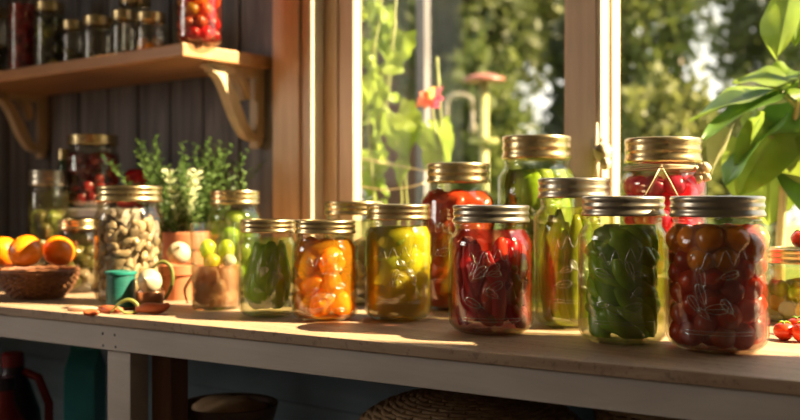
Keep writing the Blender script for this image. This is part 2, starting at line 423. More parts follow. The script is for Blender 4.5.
def pieces(name, label, cat, group, mesh_mb_list, mat_list, pts, seed, keep_up=False):
    """one real object for every piece; look-alikes share mesh data"""
    rr = random.Random(seed); protos = []
    for mb_ in mesh_mb_list:
        for mt in mat_list: protos.append((mb_, mt))
    made = {}
    for k, q in enumerate(pts):
        i = rr.randrange(len(protos))
        if i not in made:
            o = protos[i][0].build(name, protos[i][1]); tag(o, label, cat, group); made[i] = o
        else:
            o = made[i].copy(); COL.objects.link(o)
        o.location = q
        o.rotation_euler = (0, 0, rr.random()*6.28) if keep_up else (rr.random()*6.28, rr.random()*6.28, rr.random()*6.28)
        s = .93+.10*rr.random(); o.scale = (s, s, s)
def wall_pod(jar, R, z0, z1, rho, a0, da, za, zb, th, mat, name, label, cat, group, seed, flat=.55, lobes=3, tip=.15):
    """a soft piece that lies curled against the inside of the jar"""
    n = 16; seg = 12; pts = []; rr = random.Random(seed)
    w1 = rr.random()*6; m = MB(); v = []
    rho = min(rho, R-th*flat*1.22-.0035*rr.random())
    for i in range(n):
        u = i/(n-1)
        a = a0+da*(u-.5)+.08*math.sin(u*5+w1); z = za+(zb-za)*u+.0025*math.sin(u*6+w1)
        pts.append((a, z, u))
    for i, (a, z, u) in enumerate(pts):
        w = th*(max(0, math.sin(PI*min(1, u*.94+.03)))**.55)*(1-.35*u) + th*tip*.3
        # frame on the cylinder
        a2, z2, _ = pts[min(i+1, n-1)]; a1, z1_, _ = pts[max(i-1, 0)]
        t = Vector(((a2-a1)*rho, z2-z1_)); t = t.normalized() if t.length > 0 else Vector((1, 0))
        sx = Vector((-t.y, t.x))
        for k in range(seg):
            q = 2*PI*k/seg
            ww = w*(1+.16*math.sin(lobes*q+w1+u*2))
            off = ww*math.cos(q); dep = ww*flat*math.sin(q)
            rad = min(rho+dep, R-.0003)
            aa = a+off*sx.x/rho; zz = min(max(z+off*sx.y, z0), z1)
            v.append((rad*math.cos(aa), rad*math.sin(aa), zz))
    f = [(i*seg+k, i*seg+(k+1) % seg, (i+1)*seg+(k+1) % seg, (i+1)*seg+k) for i in range(n-1) for k in range(seg)]
    f += [tuple(range(seg-1, -1, -1)), tuple((n-1)*seg+k for k in range(seg))]
    m.add(v, f); o = m.build(name, mat, None, jar.location); o.rotation_euler.z = jar.rotation_euler.z
    tag(o, label, cat, group); return o

def veg(name, c1, c2, trans=.35, rough=.25, scale=40, c3=None, coat=.3, bump=.15):
    return stuffmat(name, c1, c2, scale, rough, 0, trans, bump=bump, coat=coat, c3=c3, rnd_obj=True)
V = {}
V['lime'] = veg('green_pepper_flesh', (.30,.48,.01), (.54,.72,.06), .35)
V['deep'] = veg('dark_green_flesh', (.20,.40,.01), (.40,.62,.04), .25)
V['pale'] = veg('pale_green_flesh', (.38,.48,.08), (.55,.60,.16), .4)
V['peach'] = veg('peach_flesh', (1.0,.42,.015), (1.0,.58,.05), .6)
V['yel'] = veg('yellow_fruit', (1.0,.78,.03), (1.0,.88,.10), .5)
V['yg'] = veg('yellow_green_fruit', (.44,.52,.03), (.60,.66,.07), .45)
V['crim'] = veg('crimson_flesh', (.58,.008,.018), (.74,.03,.025), .35)
V['crim2'] = veg('dark_crimson_flesh', (.36,.005,.012), (.60,.015,.02), .35)
V['tom'] = veg('tomato_skin', (.52,.035,.01), (.68,.08,.02), .35)
V['tomo'] = veg('amber_tomato_skin', (.80,.20,.01), (.90,.32,.03), .3)
V['pink'] = veg('radish_skin', (.85,.03,.10), (.95,.12,.25), .5)
V['cher'] = veg('cherry_skin', (.14,.006,.008), (.24,.015,.012), .15)
V['red'] = veg('red_mash', (.60,.07,.02), (.75,.16,.04), .35)
V['olive'] = veg('olive_gherkin', (.34,.36,.02), (.58,.58,.06), .5)
V['amber'] = veg('amber_gherkin', (.66,.42,.03), (.78,.54,.07), .5)
V['garlic'] = veg('garlic_skin', (.34,.24,.14), (.60,.46,.31), .3, .45)
V['orange'] = stuffmat('orange_peel', (.95,.20,.0), (1.0,.27,.005), 60, .38, bump=.5, bscale=220, coat=.2)
V['onion'] = stuffmat('onion_skin', (.50,.41,.26), (.62,.54,.38), 20, .4, trans=.15)
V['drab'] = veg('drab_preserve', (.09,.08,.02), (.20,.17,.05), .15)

liq = liquidmat
Lq = dict(green=liq('green_brine', (.72,.85,.15), 9, .14, (.55,.70,.06)), orange=liq('orange_syrup', (1,.60,.06), 9, .36, (1,.52,.03)), yellow=liq('yellow_syrup', (1,.84,.10), 5, .42, (.96,.72,.03)),
          crim=liq('crimson_brine', (.85,.06,.08), 14, .20, (.60,.02,.03)), red=liq('red_brine', (.95,.35,.12), 12, .5, (.80,.16,.04)), yg=liq('yellow_green_brine', (.90,.84,.10), 10, .20, (.72,.70,.04)),
          deep=liq('dark_green_brine', (.78,.86,.14), 5, .14, (.42,.54,.02)), brown=liq('brown_red_brine', (.85,.25,.10), 16, .20, (.50,.04,.012)), pink=liq('pink_brine', (.95,.35,.30), 8, .06, (.85,.14,.14)), clear=liq('pale_brine', (.95,.88,.55), 6, .3, (.85,.72,.35)),
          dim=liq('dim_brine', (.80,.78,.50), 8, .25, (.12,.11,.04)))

def balls(r, n=3, lump=.12, sq=(1,1,1), dent=.15): return [MB().ball((0,0,0), r, 18, 12, sq, lump, s*3.1+r*100, dent) for s in range(n)]

# 1 green jar, left
j, p, R, fz = make_jar(268, 1.22, .0362, .116, .0345, 'small jar of green peppers with gold lid, leftmost of the front row', liquid=Lq['green'], emb=True)
rr = random.Random(11)
for k in range(30):
    mt = V[rr.choice(['lime','lime','deep','pale'])]
    wall_pod(j, R, .006, fz, R*(.90 if k < 20 else .5), -2.6+5.2*(k % 20)/19+rr.random()*.3, (rr.random()-.5)*.9, .006+rr.random()*.03, .055+rr.random()*.038, .0165+.004*rr.random(), mt, 'green_pepper', 'green pepper piece packed in the leftmost small gold lidded jar', 'pepper', 'green peppers in the leftmost small jar', k)
# 2 orange jar
j, p, R, fz = make_jar(325, 1.177, .0400, .116, .0372, 'glowing small jar of orange peach halves in syrup with silvery gold lid', liquid=Lq['orange'], emb=True)
pieces('peach_half', 'glossy orange peach half packed in the small orange jar', 'fruit', 'peach halves in the orange jar', balls(.0180, 3, .2, (1,1,.78), .5), [V['peach']], pack(p, R, .006, fz, 21, .0138, 2, rw=.0165), 2)
# 3 yellow jar
j, p, R, fz = make_jar(398.5, 1.187, .0413, .135, .0392, 'yellow jar of pale green plums with flat gold lid, right of the orange jar', liquid=Lq['yellow'], emb=True)
P = pack(p, R, .006, fz, 21, .0138, 5, rw=.0165)
pieces('green_plum', 'green plum near the top of the yellow jar', 'fruit', 'plums in the yellow jar', balls(.0170, 2, .1, (1,1,1.1), .2), [V['yg']], [q for q in P if q.z-TOP > .062], 3)
pieces('yellow_plum', 'yellow plum low in the yellow jar', 'fruit', 'plums in the yellow jar', balls(.0175, 2, .15, (1,1,.9), .2), [V['yel']], [q for q in P if q.z-TOP <= .062], 4)
# 0 clear jar behind
j, p, R, fz = make_jar(354, 1.37, .0430, .1385, .0415, 'pale golden jar standing behind the orange and yellow jars', liquid=Lq['clear'])
pieces('pear_piece', 'pale pear piece in the golden jar behind the orange jar', 'fruit', 'pear pieces in the pale golden jar', balls(.017, 2, .2, (1,1,.8), .2), [V['pale'], V['garlic']], pack(p, R, .006, fz*.8, 11, .0165, 8), 5)
# 4 tall red jar
j, p, R, fz = make_jar(458, 1.30, .0495, .189, .0415, 'tall jar of red tomato chunks with gold lid, behind the crimson jar', liquid=Lq['red'], emb=True)
pieces('tomato_chunk', 'soft red tomato chunk in the tall jar behind the crimson jar', 'tomato', 'tomato chunks in the tall red jar', balls(.0200, 3, .35, (1,1,.85), .3), [V['red'], V['tom']], pack(p, R, .006, fz, 34, .0165, 9, 60), 6)
# 5 crimson jar
j, p, R, fz = make_jar(491, 1.066, .0462, .1345, .0418, 'deep crimson jar of red peppers and berries with grey metal lid, front row', lid='pewter', liquid=Lq['crim'], emb=True)
rr = random.Random(12)
for k in range(84):
    wall_pod(j, R, .006, fz, R*(.92 if k < 62 else .55), -2.6+5.2*((k*.5698) % 1), (rr.random()-.5)*1.5, .008+.095*((k*.7549) % 1), .008+rr.random()*.095, .0075+.006*rr.random(), V[rr.choice(['crim','crim2','crim','tom'])], 'red_pepper_strip', 'curled red pepper strip inside the crimson jar', 'pepper', 'pepper strips in the crimson jar', 40+k, .6)
pieces('red_berry', 'small glossy red berry inside the crimson jar', 'berry', 'berries in the crimson jar', balls(.0068, 2, .08), [V['crim']], pack(p, R*.99, .012, .085, 46, .0085, 4, 30), 7)
# 6 back green jar
j, p, R, fz = make_jar(536.5, 1.31, .0520, .2255, .0465, 'tallest jar of pale green gherkins with gold lid, in front of the mullion', liquid=Lq['green'], emb=True)
rr = random.Random(13)
for k in range(46):
    wall_pod(j, R, .006, fz, R*(.90 if k < 34 else .45), -1.8+3.6*rr.random(), (rr.random()-.5)*1.6, .03+rr.random()*.15, .06+rr.random()*.15, .016+.005*rr.random(), V[rr.choice(['lime','pale','lime'])], 'green_gherkin', 'green gherkin in the tallest jar by the mullion', 'gherkin', 'gherkins in the tallest jar', 80+k)
# 7 pickle jar
j, p, R, fz = make_jar(574, 1.119, .0462, .165, .0410, 'jar of upright yellow green gherkins, between the crimson and the dark green jars', lid='pewter', liquid=Lq['yg'], emb=True)
rr = random.Random(14)
for k in range(30):
    wall_pod(j, R, .006, fz, R*(.90 if k < 21 else .45), -2.6+5.2*(k % 21)/20, (rr.random()-.5)*.45, .006+rr.random()*.035, .095+rr.random()*.04, .0130+.003*rr.random(), V[rr.choice(['olive','olive','olive','lime','lime','amber'])], 'gherkin', 'long gherkin standing in the yellow green jar', 'gherkin', 'gherkins in the yellow green jar', 110+k, .8)
# 8 green pepper jar
j, p, R, fz = make_jar(623, .996, .0453, .144, .0417, 'jar crammed with long dark green peppers with grey metal lid, front row', lid='pewter', liquid=Lq['deep'], emb=True)
rr = random.Random(15)
for k in range(56):
    za = .006+.088*((k*.7549) % 1)
    wall_pod(j, R, .006, fz, R*(.90 if k < 42 else .5), -2.6+5.2*((k*.5698) % 1), .9+rr.random()*.8, za+.022*rr.random()+.015, za-.02+.02*rr.random(), .0120+.0035*rr.random(), V[rr.choice(['lime','deep','lime'])], 'long_green_pepper', 'long green pepper curled inside the dark green jar', 'pepper', 'long peppers in the dark green jar', 150+k, .95)
# 9 brown red jar
j, p, R, fz = make_jar(717, .941, .0476, .144, .0442, 'large brownish red jar of small plum tomatoes at the right end of the front row', lid='pewter', liquid=Lq['brown'], emb=True)
P = pack(p, R, .006, fz*.99, 92, .0108, 21, 60, rw=.0115)
pieces('plum_tomato', 'small dark red plum tomato in the rightmost front jar', 'tomato', 'plum tomatoes in the rightmost front jar', balls(.0122, 2, .06, (1,1,1.12), .08), [V['tom']], [q for q in P if q.z-TOP < .088], 9)
pieces('amber_tomato', 'amber tomato at the top of the rightmost front jar', 'tomato', 'amber tomatoes in the rightmost front jar', balls(.0150, 2, .06, (1,1,1.0), .08), [V['tomo']], [q for q in P if q.z-TOP >= .088], 10)
# 10 pink jar
j, p, R, fz = make_jar(663, 1.18, .0518, .2145, .0458, 'tall jar of pink radishes tied with twine, behind the dark green jar', liquid=Lq['pink'], lid='brass')
pieces('radish', 'round pink radish in the twine tied jar', 'radish', 'radishes in the twine tied jar', balls(.0125, 3, .08), [V['pink']], pack(p, R, .055, fz*.99, 75, .0122, 31, 50), 11)
tw = empty('twine_bow', (p.x, p.y, TOP+.1810), 'beige twine wound round the neck of the pink radish jar, with a knot', 'twine', j.rotation_euler.z)
m = MB()
for k in range(3):
    m.tube([((.0452+.0008*math.sin(3*a))*math.cos(a), (.0452+.0008*math.sin(3*a))*math.sin(a), .0018*k+.001*math.sin(a*2+k)) for a in [2*PI*i/40 for i in range(41)]], .0009, 6)
m.build('winding', M['twine'], tw)
m = MB(); rq = random.Random(5)
for k in range(9):
    m.ball((.03+.006*rq.random(), .040+.010*rq.random(), -.012+.016*rq.random()), .0048, 10, 8, lump=.5, seed=k)
m.build('knot', M['twine'], tw)
m = MB(); m.tube([(.0458,-.004,0), (.054,-.010,-.012), (.0535,-.020,-.030), (.0535,-.012,-.050)], .0008, 6); m.tube([(.046,0,0), (.055,.008,-.015), (.054,.018,-.035)], .0008, 6)
m.build('loose_end', M['twine'], tw)
# 11 low jar at the right edge
j, p, R, fz = make_jar(804, 1.15, .0470, .0835, .0432, 'low wide gold lidded jar at the right edge of the photo', liquid=Lq['yg'])
pieces('olive', 'dim olive in the low jar at the right edge', 'olive', 'olives in the low right jar', balls(.010, 2), [V['amber'], V['olive']], pack(p, R, .006, fz*.8, 30, .0105, 41, 40), 12)
def tomato(px, d, r, z, label):
    q = on(px, d, z+r*.93); t = empty('tomato', q, label, 'tomato')
    m = MB(); m.ball((0,0,0), r, 24, 14, (1,1,.93), .05, px, .15); m.build('fruit', V['tomred'], t)
    m = MB()
    for k in range(5):
        a = k*2*PI/5; m.tube([(0,0,r*.82), (r*.35*math.cos(a), r*.35*math.sin(a), r*.9), (r*.7*math.cos(a), r*.7*math.sin(a), r*.72)], [r*.09, r*.1, r*.02], 5)
    m.build('calyx', V['deep'], t)
V['tomred'] = stuffmat('fresh_tomato', (.70,.03,.015), (.85,.08,.02), 20, .25, coat=.3)
tomato(784, 1.005, .0105, TOP, 'small red tomato, left one of those lying at the right edge of the bench')
tomato(803, .990, .0112, TOP, 'small red tomato cut by the right edge of the photo')
tomato(797, 1.045, .0105, TOP, 'small red tomato half hidden behind the others at the right edge')
tomato(801, 1.15, .0115, TOP+.088, 'orange red tomato sitting on the low jar lid')

# ---------------------------------------------------------------- left side of the bench
# garlic jar
j, p, R, fz = make_jar(129, 1.37, .0475, .160, .0455, 'wide jar of dried garlic cloves with bright gold lid beside the herb pot', glass='dark_glass')
rr = random.Random(55)
for k in range(120):
    zz = .010+(fz*.93-.02)*((k*.7549) % 1); L = .010+.014*rr.random(); an = rr.random()*PI
    wall_pod(j, R, .006, fz, R*(.9 if k < 95 else .6), -2.7+5.4*((k*.5698) % 1), L*1.5*math.cos(an)/R, zz-L*math.sin(an)*.6, zz+L*math.sin(an)*.6, .0062+.0035*rr.random(), V['garlic'], 'garlic_clove', 'beige garlic clove in the wide jar beside the herb pot', 'garlic', 'garlic cloves in the wide jar', 300+k, .9)
# lime jar behind the cup
j, p, R, fz = make_jar(235, 1.50, .0410, .155, .0380, 'gold lidded jar of small green apples between herb pot and green jar', liquid=Lq['green'])
pieces('crab_apple', 'small green apple in the jar behind the clear cup', 'apple', 'green apples in the jar behind the cup', balls(.0155, 2, .08), [V['lime'], V['pale']], pack(p, R, .006, fz, 22, .0145, 52, 60), 14)
# pot with herbs
pp = on(185, 1.69)
pot = empty('potted_herb', pp, 'bushy rosemary growing in a terracotta pot, sunlit at its front', 'plant')
MB().lathe([(0,.004),(.030,.004),(.030,0),(.033,0),(.041,.060),(.0415,.062),(.0455,.062),(.0465,.066),(.0470,.088),(.0455,.090),(.043,.089),(.041,.075),(0,.075)], 40).build('pot', M['terra'], pot, sharp=35)
MB().lathe([(.0405,.082),(.03,.086),(.0,.087)], 24).build('soil', stuffmat('soil', (.03,.02,.012), (.07,.05,.03), 60, .9), pot)
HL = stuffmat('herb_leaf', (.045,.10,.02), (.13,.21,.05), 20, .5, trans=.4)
HS = stuffmat('herb_leaf_painted_sun', (.60,.64,.38), (.74,.78,.52), 20, .5, trans=.4)  # front sprigs: sunlight put into the leaf colour
rr = random.Random(21)
for k in range(64):
    a = rr.random()*2*PI; q = .004+.028*math.sqrt(rr.random()); lean = .15+.85*rr.random()*(q/.03)
    H = .095+.085*rr.random()
    if k < 9: a = -1.3+1.0*rr.random(); H = .085+.045*rr.random(); lean = .45
    b = Vector((q*math.cos(a), q*math.sin(a), .083)); dv = Vector((math.cos(a)*lean, math.sin(a)*lean, 1)).normalized()
    tip = b+dv*H; mid = b+dv*H*.5+Vector((rr.uniform(-.006,.006), rr.uniform(-.006,.006), 0))
    m = MB(); m.tube([b, mid, tip], [.0011,.0009,.0004], 5)
    nl = 30
    for i in range(nl):
        u = .12+.88*i/nl; c = b.lerp(mid, u*2) if u < .5 else mid.lerp(tip, u*2-1)
        la = i*2.4+k; L = (.017-.005*u)*(1 if k >= 9 else 1.15); out = Vector((math.cos(la), math.sin(la), .55)).normalized()
        side = out.cross(dv).normalized()*.0032*(1 if k >= 9 else 1.5)
        e = c+out*L; mm_ = c+out*L*.55+Vector((0,0,.0012))
        m.add([c, mm_+side, e, mm_-side], [(0,1,2),(0,2,3)])
    m.build('sprig', HS if k < 9 else HL, pot, smooth=False)
# clear cup with plums
cp = on(216, 1.30)
cup = empty('clear_cup', cp, 'straight sided clear cup half full of peach coloured brine', 'cup')
MB().lathe([(0,.001),(.029,0),(.0315,.003),(.0345,.112),(.0352,.1135),(.0345,.1145),(.0335,.1135),(.0300,.004),(0,.0035)], 44).build('glass_body', M['glass'], cup)
MB().lathe([(0,.0038),(.0296,.0045),(.0316,.058),(0,.058)], 40).build('brine', liquidmat('peach_brine', (1,.70,.48), 6, .42, (.85,.52,.32)), cup, sharp=40)
V['shal'] = veg('peach_piece_flesh', (.70,.36,.20), (.92,.62,.42), .4)
pieces('peach_piece', 'pale peach piece soaking in the clear cup', 'fruit', 'peach pieces in the clear cup', balls(.0108, 3, .3, (1,1,.8), .3), [V['shal']], pack(cp, .0295, .005, .057, 26, .0098, 88, 60, rw=.0104), 88)
for (dx, dz, r, mt, lb) in ((-.0005, .063, .0118, 'yel', 'yellow plum floating in the clear cup'), (.0, .064, .0095, 'onion', 'white onion floating in the clear cup'),):
    off = RT*(-.003 if mt == 'yel' else .020) + FW*(-.012)
    tag(MB().ball((0,0,0), r, 20, 12, (1,1,.95), .04).build('plum' if mt == 'yel' else 'pearl_onion', V[mt], None, cp+off+Vector((0,0,dz))), lb, 'fruit' if mt == 'yel' else 'onion')
for n, off in enumerate((-.013, .012)):
    tag(MB().ball((0,0,0), .0115, 20, 12, (1,1,1.2), .05, n).build('green_plum', V['yg'], None, cp+RT*off+FW*.012+Vector((0,0,.078))), 'green plum in the clear cup, %s of the two above the brine' % ('left' if n == 0 else 'right'), 'fruit')
# small terracotta pot with onion on top, another onion, tin
sp = on(179, 1.42)
tp = empty('small_pot', sp, 'low terracotta pot behind the white onions', 'pot')
MB().lathe([(0,.003),(.020,.003),(.020,0),(.023,0),(.027,.036),(.030,.037),(.0305,.050),(.028,.051),(.025,.040),(0,.038)], 32).build('body', M['terra'], tp, sharp=35)
def onion(q, r, tilt, label):
    o = empty('white_onion', q, label, 'onion'); o.rotation_euler = tilt
    pr = [(0,-r*.98),(r*.25,-r*.95)] + [(r*math.cos(a), r*.92*math.sin(a)) for a in [-1.2+.2*k for k in range(12)]] + [(r*.20,r*.98),(r*.10,r*1.06),(r*.07,r*1.22),(0,r*1.23)]
    MB().lathe(pr, 26).build('bulb', V['onion'], o)
    m = MB()
    for k in range(9):
        a = k*.7; m.tube([(0,0,-r*.95), (r*.2*math.cos(a), r*.2*math.sin(a), -r*1.15), (r*.34*math.cos(a), r*.34*math.sin(a), -r*1.38)], r*.022, 4)
    m.build('roots', M['twine'], o)
    return o
onion(sp+Vector((0,0,.052+.015)), .0172, (.5,.9,0), 'round white onion resting on the low terracotta pot')
onion(on(150, 1.285, TOP+.0375), .0165, (1.2,.7,.3), 'white onion lying on the tin beside the green spool')
tn = on(150, 1.285); t = empty('copper_cup', tn, 'small copper cup under the lower white onion', 'cup')
MB().lathe([(0,.001),(.016,0),(.019,.024),(.0195,.0245),(.0185,.024),(.0155,.002),(0,.002)], 30).build('body', stuffmat('copper', (.55,.25,.14), (.70,.36,.20), 20, .3, .9), t)
g = on(121, 1.295); t = empty('thread_spool', g, 'teal green spool with dark flanges in front of the garlic jar', 'spool')
TEAL = stuffmat('teal_thread', (.006,.07,.06), (.015,.15,.12), 60, .45, stretch=(1,1,14)); 
MB().lathe([(0,.002),(.0185,.002)]+[(.0185+.0004*(k % 2), .003+.0014*k) for k in range(30)]+[(.0185,.046),(0,.046)], 36).build('thread', TEAL, t)
MB().lathe([(0,0),(.0215,0),(.0215,.003),(0,.003)], 36).build('flange', M['wicker'], t, sharp=40)
MB().lathe([(.006,.046),(.0205,.046),(.0210,.0475),(.0205,.050),(.0165,.0505),(.006,.048)], 36, closed=True).build('flange', stuffmat('teal_rim', (.01,.14,.11),(.02,.20,.16), 20, .3), t, sharp=40)
# dried chillies / curls
CH = stuffmat('dried_chilli', (.42,.08,.03), (.62,.20,.08), 30, .4, trans=.2); CG = stuffmat('green_tendril', (.14,.16,.03), (.30,.30,.07), 30, .5, trans=.2); CP = stuffmat('pale_peel', (.68,.42,.28), (.82,.58,.42), 30, .5, trans=.3)
def curl(px, d, pts, rad, mat, name, label, cat, flat=1.0):
    q = on(px, d); m = MB(); P = [Vector((0,0,0))+RT*a+Vector((0,0,b))+FW*c for a, b, c in pts]
    # smooth the path
    S = []
    for i in range(len(P)-1):
        p0 = P[max(i-1,0)]; p1 = P[i]; p2 = P[i+1]; p3 = P[min(i+2, len(P)-1)]
        for k in range(5):
            u = k/5; S.append(.5*((2*p1)+(p2-p0)*u+(2*p0-5*p1+4*p2-p3)*u*u+(3*p1-p0-3*p2+p3)*u**3))
    S.append(P[-1]); n = len(S)
    m.tube(S, [rad*(.25+.75*math.sin(PI*min(1, (i+.5)/n*.9+.08))) for i in range(n)], 8, flat=flat)
    return tag(m.build(name, mat, None, q), label, cat)
curl(108, 1.25, [(-.014,.004,.012),(-.003,.004,0),(.010,.004,-.004),(.02,.004,-.003)], .0058, CH, 'dried_chilli', 'short red dried chilli lying left of the spool front', 'chilli')
curl(84, 1.265, [(-.022,.003,.004),(0,.003,-.002),(.018,.0035,-.001)], .0044, CP, 'dried_peel', 'pale pink strip of dried peel in front of the orange bowl', 'peel')
curl(158, 1.235, [(-.028,.006,0),(-.012,.008,-.003),(.002,.007,0),(.014,.012,.003)], .0070, CH, 'dried_chilli', 'long copper red chilli leaning on the onions', 'chilli', .6)
curl(96, 1.225, [(-.016,.003,0),(-.006,.003,.003),(.004,.0032,-.001)], .0046, CH, 'dried_chilli', 'small dark red chilli at the bench edge by the bowl', 'chilli')
curl(134, 1.235, [(-.030,.002,0),(-.018,.014,0),(-.006,.018,0),(.004,.012,0),(.002,.003,0),(-.010,.002,-.004),(-.020,.010,-.006)], .0026, CG, 'green_tendril', 'curled green tendril lying before the spool', 'tendril')
curl(168, 1.34, [(-.022,.050,.0),(-.008,.060,0),(.004,.052,0),(.006,.032,0),(-.002,.012,0),(-.012,.003,0)], .0028, CG, 'green_tendril', 'long green tendril looping between the two white onions', 'tendril')
curl(192, 1.345, [(-.006,.002,0),(-.010,.02,.0),(-.002,.035,0),(.006,.043,0),(.004,.058,0)], .0035, CP, 'dried_peel', 'twisted pale peel standing against the clear cup', 'peel', .5)
# orange bowl
def woven(m, prof, seg, amp, rw, ribs):
    """rings of cane weaving in and out of upright ribs"""
    for i, (r, z) in enumerate(prof):
        pts = []
        for k in range(seg+1):
            a = 2*PI*k/seg; rr_ = r + amp*math.cos(a*ribs/2+PI*(i % 2)); pts.append((rr_*math.cos(a), rr_*math.sin(a), z))
        m.tube(pts, rw, 5, cap=False)
    for k in range(ribs):
        a = 2*PI*k/ribs; m.tube([(r*math.cos(a), r*math.sin(a), z) for r, z in prof], rw*.8, 5)
bq = on(38, 1.44); bw = empty('wicker_bowl', bq, 'dark wicker bowl holding three oranges at the left end of the bench', 'bowl')
m = MB(); woven(m, [(.036+.020*math.sin(k/11*PI/2), .002+.038*(k/11)) for k in range(0, 12)], 120, .0020, .0016, 30)
m.build('weave', M['wicker'], bw)
MB().lathe([(0,.003),(.031,.003),(.043,.020),(.050,.038),(.0515,.038),(.045,.018),(.033,.001),(0,.001)], 40).build('lining', M['wicker'], bw)
m = MB(); m.tube([(.0565*math.cos(a), .0565*math.sin(a), .041+.0005*math.sin(a*20)) for a in [2*PI*k/80 for k in range(81)]], .0028, 7, cap=False); m.build('rim', M['wicker'], bw)
for (px, py, d, r, lb) in ((25.5,251,1.405,.0243,'bright orange in the middle of the wicker bowl, nearest the room'), (59,251,1.445,.0232,'orange at the right side of the wicker bowl'), (4,252,1.47,.0240,'dimmer orange at the left side of the wicker bowl')):
    q = at(px, py, d); o = empty('orange', q, lb, 'orange'); o.rotation_euler = (.5, -.3, px)
    MB().ball((0,0,0), r, 32, 20, (1,1,.95), .03, px, .06).build('fruit', V['orange'], o)
    MB().lathe([(0,r*.93),(.0018,r*.925),(.0024,r*.90),(0,r*.89)], 10).build('stem_end', V['olive'], o)
# darker jars at the back left
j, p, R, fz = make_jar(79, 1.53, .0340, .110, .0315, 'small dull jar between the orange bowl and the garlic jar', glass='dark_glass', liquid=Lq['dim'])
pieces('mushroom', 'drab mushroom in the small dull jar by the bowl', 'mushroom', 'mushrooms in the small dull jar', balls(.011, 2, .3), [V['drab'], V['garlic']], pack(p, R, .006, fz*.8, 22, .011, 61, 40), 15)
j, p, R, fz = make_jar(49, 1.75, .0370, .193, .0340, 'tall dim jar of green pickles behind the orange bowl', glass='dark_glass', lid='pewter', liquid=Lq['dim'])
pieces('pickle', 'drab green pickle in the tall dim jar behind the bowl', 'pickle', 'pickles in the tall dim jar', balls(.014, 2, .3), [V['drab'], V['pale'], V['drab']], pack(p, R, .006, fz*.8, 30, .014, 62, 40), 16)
rp = on(104, 1.80); ris = empty('wooden_riser', rp, 'low grey wooden riser against the plank wall carrying the red jar', 'riser')
ZR = .128
boxes('top_board', [((-.125,-.07,ZR-.014), (.105,.08,ZR))], M['white_paint'], ris, bevel=.001)
boxes('side_board', [((-.123,-.06,0), (-.111,.075,ZR-.014))], M['white_paint'], ris); boxes('side_board', [((.091,-.06,0), (.103,.075,ZR-.014))], M['white_paint'], ris)
j, p, R, fz = make_jar(93, 1.80, .0495, .136, .0455, 'wide jar of dark red cherries on the grey riser under the shelf', glass='dark_glass', base=TOP+ZR)
pieces('cherry', 'dark red cherry in the jar on the riser', 'cherry', 'cherries in the jar on the riser', balls(.0125, 2), [V['cher']], pack(p, R, .006, fz*.95, 62, .0122, 63, 40), 17)
b_ = on(64, 1.88, TOP); bo = empty('green_bottle', b_, 'narrow green bottle with pale cap behind the cherry jar', 'bottle')
MB().lathe([(0,.001),(.022,0),(.024,.006),(.024,.15),(.020,.18),(.010,.21),(.009,.225),(.007,.225),(.008,.21),(.018,.18),(.022,.15),(.022,.006),(0,.004)], 30).build('glass_body', glassmat('green_glass', (.45,.62,.40), (.2,.35,.2)), bo)
MB().lathe([(0,.243),(.010,.243),(.011,.241),(.011,.222),(.009,.222)], 24).build('cap', M['brass'], bo, sharp=40)
rr = random.Random(33)
for k, (px, py) in enumerate(((128,178),(146,176),(137,163))):
    q = at(px, py, 1.80 if k < 2 else 1.82); q.z = TOP+ZR+.0215 if k < 2 else TOP+ZR+.055
    o = empty('red_pepper', q, ['dark red bell pepper on the riser next to the cherry jar', 'dark red bell pepper on the riser near the rosemary', 'dark red bell pepper on top of two others on the riser'][k], 'pepper')
    MB().lathe([(0,-.019),(.010,-.021),(.018,-.014),(.021,0),(.020,.012),(.013,.019),(.004,.016),(0,.014)], 36, fn=lambda a, r, z: r*(1+.10*math.cos(3*a))).build('fruit', V['crim2'], o)
    MB().tube([(0,0,.013), (.001,.001,.022), (.005,.002,.029)], [.003,.002,.002], 7).build('stalk', V['deep'], o)

# ---------------------------------------------------------------- jars on the wall shelf
def shelf_jar(px, d, wpx, toppy, label, mats, cat, piece, r, lid='brass', liquid=None, n=30, fill=.85, lr=.93, seed=0):
    R = wpx/2/F_PX*d; H = CAMZ + (HOR-toppy)/F_PX*d - SZ1
    j, p, Ri, fz = make_jar(px, d, R, H, R*lr, label, glass='dark_glass', lid=lid, liquid=liquid, base=SZ1)
    if n: pieces(piece, label.split(',')[0].replace('jar', piece.replace('_', ' ')+' in the jar', 1) if 0 else '%s inside the %s' % (piece.replace('_', ' '), ' '.join(label.split()[:9])), cat, piece.replace('_', ' ')+' pieces, '+label[:30], balls(r, 2, .15), mats, pack(p, Ri, .005, fz*fill, n, r*.97, seed, 30), seed)
    return j, p
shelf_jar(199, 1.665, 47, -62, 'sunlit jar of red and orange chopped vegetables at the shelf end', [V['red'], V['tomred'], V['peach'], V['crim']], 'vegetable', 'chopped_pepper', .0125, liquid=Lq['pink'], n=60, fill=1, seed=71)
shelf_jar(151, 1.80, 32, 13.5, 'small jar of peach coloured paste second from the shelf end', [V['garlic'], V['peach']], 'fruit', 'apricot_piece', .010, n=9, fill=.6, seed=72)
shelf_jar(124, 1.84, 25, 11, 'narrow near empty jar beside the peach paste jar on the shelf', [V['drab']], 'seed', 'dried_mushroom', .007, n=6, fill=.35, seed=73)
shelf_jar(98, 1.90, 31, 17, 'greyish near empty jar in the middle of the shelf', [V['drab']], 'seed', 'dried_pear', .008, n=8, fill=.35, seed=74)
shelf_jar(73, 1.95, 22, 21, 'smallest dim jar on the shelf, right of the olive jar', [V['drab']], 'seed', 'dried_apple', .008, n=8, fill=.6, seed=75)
shelf_jar(50, 1.99, 31, 3, 'dim jar of yellow green beans on the left half of the shelf', [V['olive'], V['drab']], 'bean', 'green_bean', .010, liquid=Lq['dim'], n=46, fill=1, seed=76)
